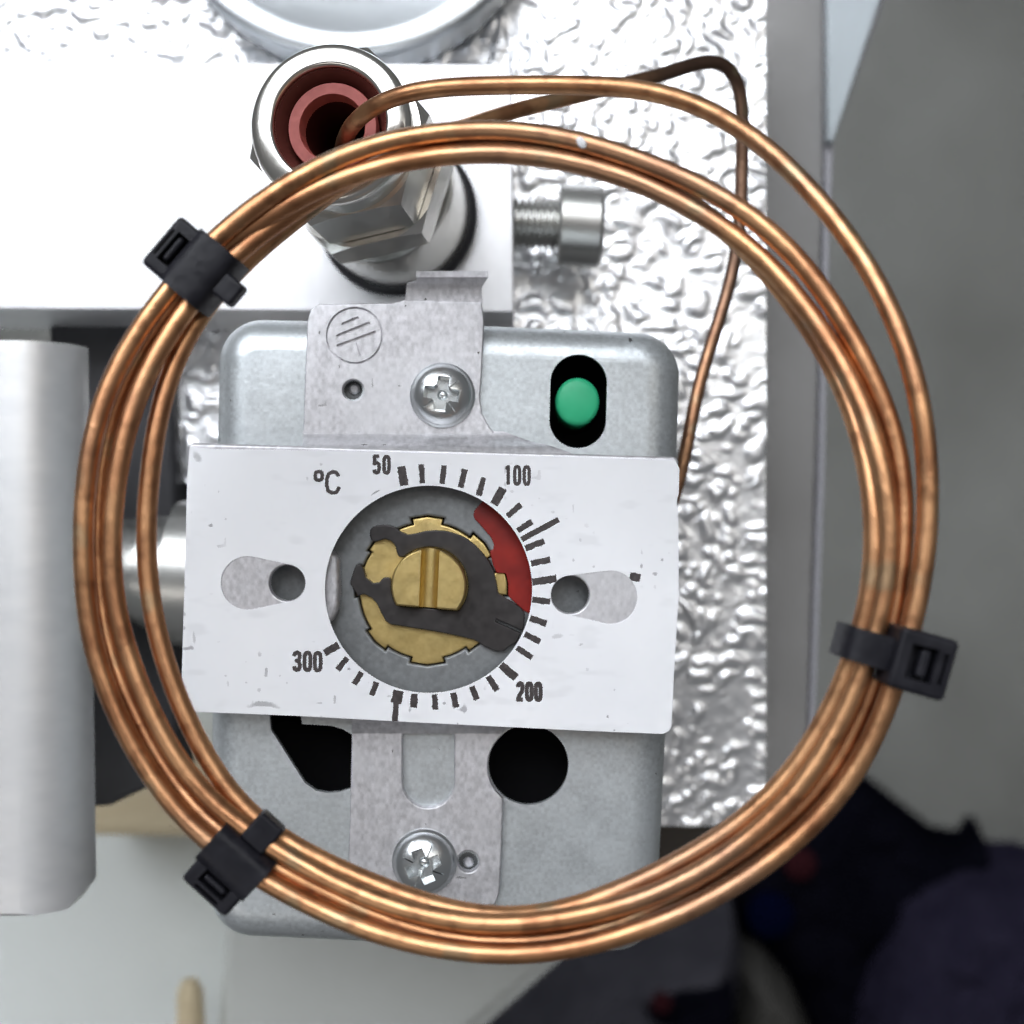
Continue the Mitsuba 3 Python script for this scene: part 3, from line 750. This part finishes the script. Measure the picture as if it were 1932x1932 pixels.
ticks = [((763, 916), (757, 880), 16), ((797, 912), (795, 876), 10.5), ((834, 913), (838, 878), 10.5), ((869, 920), (877, 885), 11), ((903, 935), (913, 901), 11), ((932, 952), (949, 921), 16),
         ((957, 974), (983, 952), 10.5), ((976, 1001), (1004, 984), 11), ((984, 1018), (1054, 980), 11), ((991, 1035), (1027, 1021), 11.5), ((1002, 1063), (1038, 1056), 12), ((1004, 1098), (1050, 1092), 14),
         ((1004, 1131), (1038, 1135), 11.5), ((1000, 1166), (1031, 1177), 12), ((990, 1196), (1019, 1211), 11), ((975, 1222), (1004, 1241), 10.5), ((945, 1254), (974, 1279), 15), ((921, 1276), (938, 1303), 12),
         ((890, 1295), (900, 1320), 11.5), ((855, 1307), (861, 1335), 11.5), ((820, 1310), (821.5, 1339), 11), ((782, 1309), (780, 1335), 14), ((752, 1303), (747, 1327), 20), ((748, 1322), (744, 1372), 11),
         ((711, 1287), (701, 1312), 11), ((682, 1268), (668, 1291), 11), ((655, 1241), (637, 1264), 10.5), ((639, 1217), (612, 1232), 14), ((1188, 1087), (1208, 1091), 15)]
for a, b, w in ticks:
    ink('tick_mark', stroke(a, b, w))


def wobble(lines, w):
    return unary_union([LineString(UX(l, zi)).buffer(w / 2 * S, 6, cap_style='flat') for l in lines])


def ring0(x, y, w, h, r=None):
    o = [(x + w / 2 + (w / 2) * math.copysign(abs(math.cos(a)) ** 0.75, math.cos(a)), y + h / 2 + h / 2 * math.copysign(abs(math.sin(a)) ** 0.55, math.sin(a))) for a in np.linspace(0, 2 * math.pi, 33)]
    return o


def digit(ch, x, y, w, h):
    """stroke lines (photo units) of a condensed digit in the box x, y, w, h"""
    if ch == '0':
        return [ring0(x, y, w, h)]
    if ch == '1':
        return [[(x + 0.15 * w, y + 0.17 * h), (x + 0.62 * w, y + 0.02 * h), (x + 0.62 * w, y + 1.04 * h)]]
    if ch == '5':
        return [[(x + w, y), (x + 0.08 * w, y), (x + 0.05 * w, y + 0.45 * h), (x + 0.5 * w, y + 0.38 * h), (x + 0.92 * w, y + 0.48 * h), (x + w, y + 0.7 * h), (x + 0.85 * w, y + 0.95 * h), (x + 0.5 * w, y + h), (x + 0.1 * w, y + 0.96 * h), (x, y + 0.8 * h)]]
    if ch == '2':
        return [[(x, y + 0.24 * h), (x + 0.12 * w, y + 0.06 * h), (x + 0.5 * w, y), (x + 0.88 * w, y + 0.06 * h), (x + w, y + 0.24 * h), (x + 0.9 * w, y + 0.48 * h), (x + 0.3 * w, y + 0.75 * h), (x + 0.05 * w, y + h), (x + 1.08 * w, y + h)]]
    if ch == '3':
        return [[(x, y + 0.22 * h), (x + 0.12 * w, y + 0.05 * h), (x + 0.5 * w, y), (x + 0.9 * w, y + 0.07 * h), (x + 0.95 * w, y + 0.27 * h), (x + 0.75 * w, y + 0.45 * h), (x + 0.4 * w, y + 0.47 * h), (x + 0.75 * w, y + 0.5 * h), (x + w, y + 0.72 * h), (x + 0.88 * w, y + 0.95 * h), (x + 0.5 * w, y + h), (x + 0.1 * w, y + 0.95 * h), (x, y + 0.78 * h)]]


def number(s, x, y, w, h, adv, sw):
    ls = []
    for k, ch in enumerate(s):
        ls += digit(ch, x + k * adv, y + 0.02 * k * adv, w, h)
    ink('printed_number', wobble(ls, sw), f'black printed number {s}')


number('50', 706, 861, 9.5, 31, 18.5, 7)
number('100', 953, 880, 9.5, 33, 18, 6.6)
number('200', 977, 1289, 9, 31, 17, 8)
number('300', 555, 1231, 11, 33, 19.5, 7.6)
deg = wobble([ring0(595, 890, 13, 16), [(639, 899), (635, 892), (628, 890), (620, 894), (616.5, 904), (616.5, 916), (619, 926), (626, 930), (634, 929), (639, 922), (639.5, 918)]], 7)
ink('printed_unit', deg, 'black printed degrees Celsius sign')
tag('thermostat', 'square galvanised capillary thermostat with white scale label, brass spindle and green button', 'thermostat')

# ------------------------------------------------------------------ copper capillary tube: one continuous spiral
t1 = [(636, 330, -12), (641, 292, -3), (648, 262, 3), (664, 226, 8), (698, 191, 10), (750, 171, 11), (831, 166, 12), (996, 161, 14.5), (1160, 159, 17), (1259, 177, 19.5), (1390, 239, 23), (1492, 316, 25.5), (1581, 417, 27.5), (1654, 528, 29), (1708, 645, 30), (1742, 779, 30.5), (1753.5, 920, 30.5),
      (1747, 1038, 30.5), (1725, 1155, 30.5), (1675, 1326, 30), (1585, 1507, 29.3), (1456, 1633, 28.6), (1292, 1726, 28), (1150, 1779, 27.5), (962, 1803, 27), (774, 1781, 26.5), (640, 1735, 26), (515, 1668, 25.5), (379, 1578, 25.3), (291, 1476, 25), (217, 1345, 25), (171, 1204, 25), (157, 1070, 25),
      (157, 931, 25), (187, 765, 24.8), (239, 657, 24.5), (300, 569, 24.3), (426, 426, 24)]
t2 = [(501, 371, 23.8), (601, 310, 23.5), (701, 271, 23.3), (801, 251, 23.2), (900, 245, 23.2), (996, 246, 23.5), (1144, 276, 24), (1259, 320, 25), (1396, 391, 26), (1513, 490, 27), (1602, 614, 28), (1663, 744, 28.8), (1697, 850, 29), (1709, 965, 29), (1702, 1070, 28.8), (1690, 1160, 28.8),
      (1640, 1315, 28.5), (1558, 1477, 28), (1430, 1597, 27.2), (1280, 1690, 26.4), (1150, 1750, 25.8), (962, 1784, 25.3), (774, 1757, 25), (650, 1708, 24.6), (520, 1638, 24.2), (398, 1560, 24), (313, 1462, 23.4), (240, 1330, 23.4), (193, 1200, 23.4), (180, 1070, 23.3), (181, 931, 23.2), (209, 770, 23), (262, 657, 22.8), (318, 578, 22.6),
      (440, 448, 22.6)]
t3 = [(520, 399, 22.9), (610, 345, 23), (710, 308, 23), (810, 290, 23), (900, 285, 23), (1000, 287, 23.2), (1140, 318, 23.6), (1259, 366, 24.5), (1384, 441, 25.5), (1478, 527, 26.5), (1560, 640, 27.5), (1622, 752, 29.2), (1662, 861, 30.2), (1684, 990, 30.4), (1681, 1075, 30.4), (1669, 1160, 30.3),
      (1612, 1325, 29.9), (1523, 1477, 29.3), (1395, 1600, 28.6), (1250, 1676, 28), (1110, 1730, 27.5), (962, 1755, 27), (810, 1735, 26.5), (660, 1686, 26), (525, 1613, 25.6), (415, 1540, 25.3), (334, 1444, 25), (267, 1310, 25), (220, 1170, 25), (205, 1040, 25), (213, 931, 25), (242, 784, 24.6), (293, 657, 24.2), (344, 583, 24), (440, 474, 23)]
t4 = [(520, 412, 21.9), (620, 352, 21.5), (720, 302, 21.5), (820, 275, 21.5), (900, 268, 21.6), (1000, 270, 21.8), (1130, 297, 22.3), (1250, 350, 23.2), (1372, 430, 24), (1465, 527, 24.9), (1545, 643, 26), (1600, 745, 27.4), (1632, 850, 28.8), (1652, 960, 29.4), (1652, 1060, 29.6), (1638, 1160, 29.6),
      (1580, 1320, 29), (1500, 1465, 28.2), (1370, 1578, 27.3), (1230, 1655, 26.7), (1100, 1710, 26.2), (962, 1734, 25.6), (820, 1714, 25), (670, 1660, 24.6), (540, 1590, 24.2), (440, 1514, 23.8), (375, 1408, 23.6), (320, 1285, 23.6), (287, 1150, 23.6), (275, 1040, 23.6), (280, 931, 23.4), (301, 775, 23), (340, 653, 22.4), (395, 570, 22)]
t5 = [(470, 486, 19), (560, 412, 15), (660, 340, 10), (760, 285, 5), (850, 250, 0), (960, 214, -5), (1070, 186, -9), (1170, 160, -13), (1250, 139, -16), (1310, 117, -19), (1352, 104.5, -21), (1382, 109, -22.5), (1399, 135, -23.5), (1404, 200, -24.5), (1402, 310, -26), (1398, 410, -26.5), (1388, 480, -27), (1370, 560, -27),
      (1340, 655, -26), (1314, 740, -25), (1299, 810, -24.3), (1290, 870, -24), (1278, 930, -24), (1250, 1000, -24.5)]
pts = np.array([U(a, b, z * 0.001) for a, b, z in t1 + t2 + t3 + t4 + t5])
chord = np.concatenate([[0], np.cumsum(np.linalg.norm(np.diff(pts, axis=0), axis=1))])
cs = CubicSpline(chord, pts)
ss = np.linspace(0, chord[-1], 2600)
path = cs(ss)
sm = np.stack([gaussian_filter(path[:, k], 10, mode='nearest') for k in range(3)], 1)
wv = np.stack([meshkit.noise(np.stack([ss * 90, 0 * ss + k, 0 * ss], -1), 20 + k) - 0.5 for k in range(3)], 1)
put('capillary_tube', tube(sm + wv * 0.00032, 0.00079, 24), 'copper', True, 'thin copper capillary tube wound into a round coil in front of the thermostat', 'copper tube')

fl = m3.Manifold.sphere(0.00042, 24).scale((0.8, 1.2, 0.45)).rotate((10, -5, 35))
flm = tri(fl)
flm.apply_translation(U(1097, 269, 24.9 * mm))
put('capillary_tube__paint_fleck', flm, 'label_white', True, 'tiny white paint fleck on the tube')

# ------------------------------------------------------------------ cable ties


def tie(a, b, z, er, head, strap, tail, label, hz=0.0, sunk=0.0005):
    """er: outward direction in the photo; head (r0, r1, t0, t1), strap (r0, r1, t0, t1), tail (r0, r1, t0, t1) in photo units from the point a, b"""
    k = S * (D - z) / D
    er = np.array(er, float) / np.linalg.norm(er)
    et = np.array([-er[1], er[0]])
    M = np.eye(4)
    M[:3, 0] = [er[0], -er[1], 0]
    M[:3, 1] = [et[0], -et[1], 0]
    M[:3, 2] = np.cross(M[:3, 0], M[:3, 1])
    flip = M[2, 2] < 0
    if flip:
        M[:3, 1] *= -1
        M[:3, 2] *= -1
    M[:3, 3] = U(a, b, z)
    sg = -1 if flip else 1

    def R(q):
        r0, r1, t0, t1 = q
        t0, t1 = sorted((t0 * sg, t1 * sg))
        return r0 * k, r1 * k, t0 * k, t1 * k

    def fin(mfd, nm, m_='tie_plastic', sm_=30):
        mesh = tri(mfd)
        mesh.apply_transform(M)
        put(root + '__' + nm, mesh, m_, sm_)

    n = 0
    root = 'cable_tie'
    while any(key.startswith(root + '__') for key in scene):
        n += 1
        root = f'cable_tie_{n:03d}'
    r0, r1, t0, t1 = R(head)
    hh = 0.0042
    hd = rbox((r0 + r1) / 2, (t0 + t1) / 2, hz, r1 - r0, t1 - t0, hh, 0.0004)
    sl0 = m3.Manifold.cube(((r1 - r0) * 0.46, (t1 - t0) * 0.56, 0.003), True).translate((r0 + (r1 - r0) * 0.46, (t0 + t1) / 2, hz + hh / 2))
    pw = rbox(r0 + (r1 - r0) * 0.52, (t0 + t1) / 2, hz + hh / 2 - 0.0008, (r1 - r0) * 0.18, (t1 - t0) * 0.46, 0.0012, 0.00025)
    step = m3.Manifold.cube(((r1 - r0) * 0.09, (t1 - t0) * 0.5, 0.0012), True).translate((r0 + (r1 - r0) * 0.83, (t0 + t1) / 2, hz + hh / 2))
    fin(hd - sl0 - step, 'head')
    fin(pw, 'pawl')
    r0, r1, t0, t1 = R(strap)
    cxr, hw = (r0 + r1) / 2, (r1 - r0) / 2
    zh = 0.0026
    outer = m3.CrossSection([np.array([(cxr + hw * math.copysign(abs(math.cos(q)) ** 0.55, math.cos(q)), zh * math.copysign(abs(math.sin(q)) ** 0.55, math.sin(q))) for q in np.linspace(0, 2 * math.pi, 65)[:-1]])])
    inner = outer.offset(-0.0008, m3.JoinType.Round)
    st_ = (outer - inner).extrude(t1 - t0).rotate((90, 0, 0)).translate((0, t1, 0))
    fin(st_, 'strap')
    if tail:
        r0, r1, t0, t1 = R(tail)
        tl = rbox((r0 + r1) / 2, (t0 + t1) / 2, 0.0012, r1 - r0, t1 - t0, 0.0016, 0.0003)
        fin(tl, 'tail')
    tag(root, label, 'cable tie', 'black cable ties round the coil')


tie(385, 520, 0.0235, (-0.763, -0.646), (30, 92, -56, 58), (-50, 52, -56, 64), (-86, -40, -14, 34), 'black cable tie at the upper left of the copper coil')
tie(1660, 1226, 0.0295, (0.962, 0.274), (0, 108, -56, 58), (-84, 50, -30, 32), None, 'black cable tie with open square head at the right of the coil', hz=0.0016)
tie(447, 1620, 0.0243, (-0.674, 0.739), (14, 80, -56, 54), (-54, 40, -60, 60), (-112, -50, -30, 26), 'black cable tie at the lower left of the copper coil')
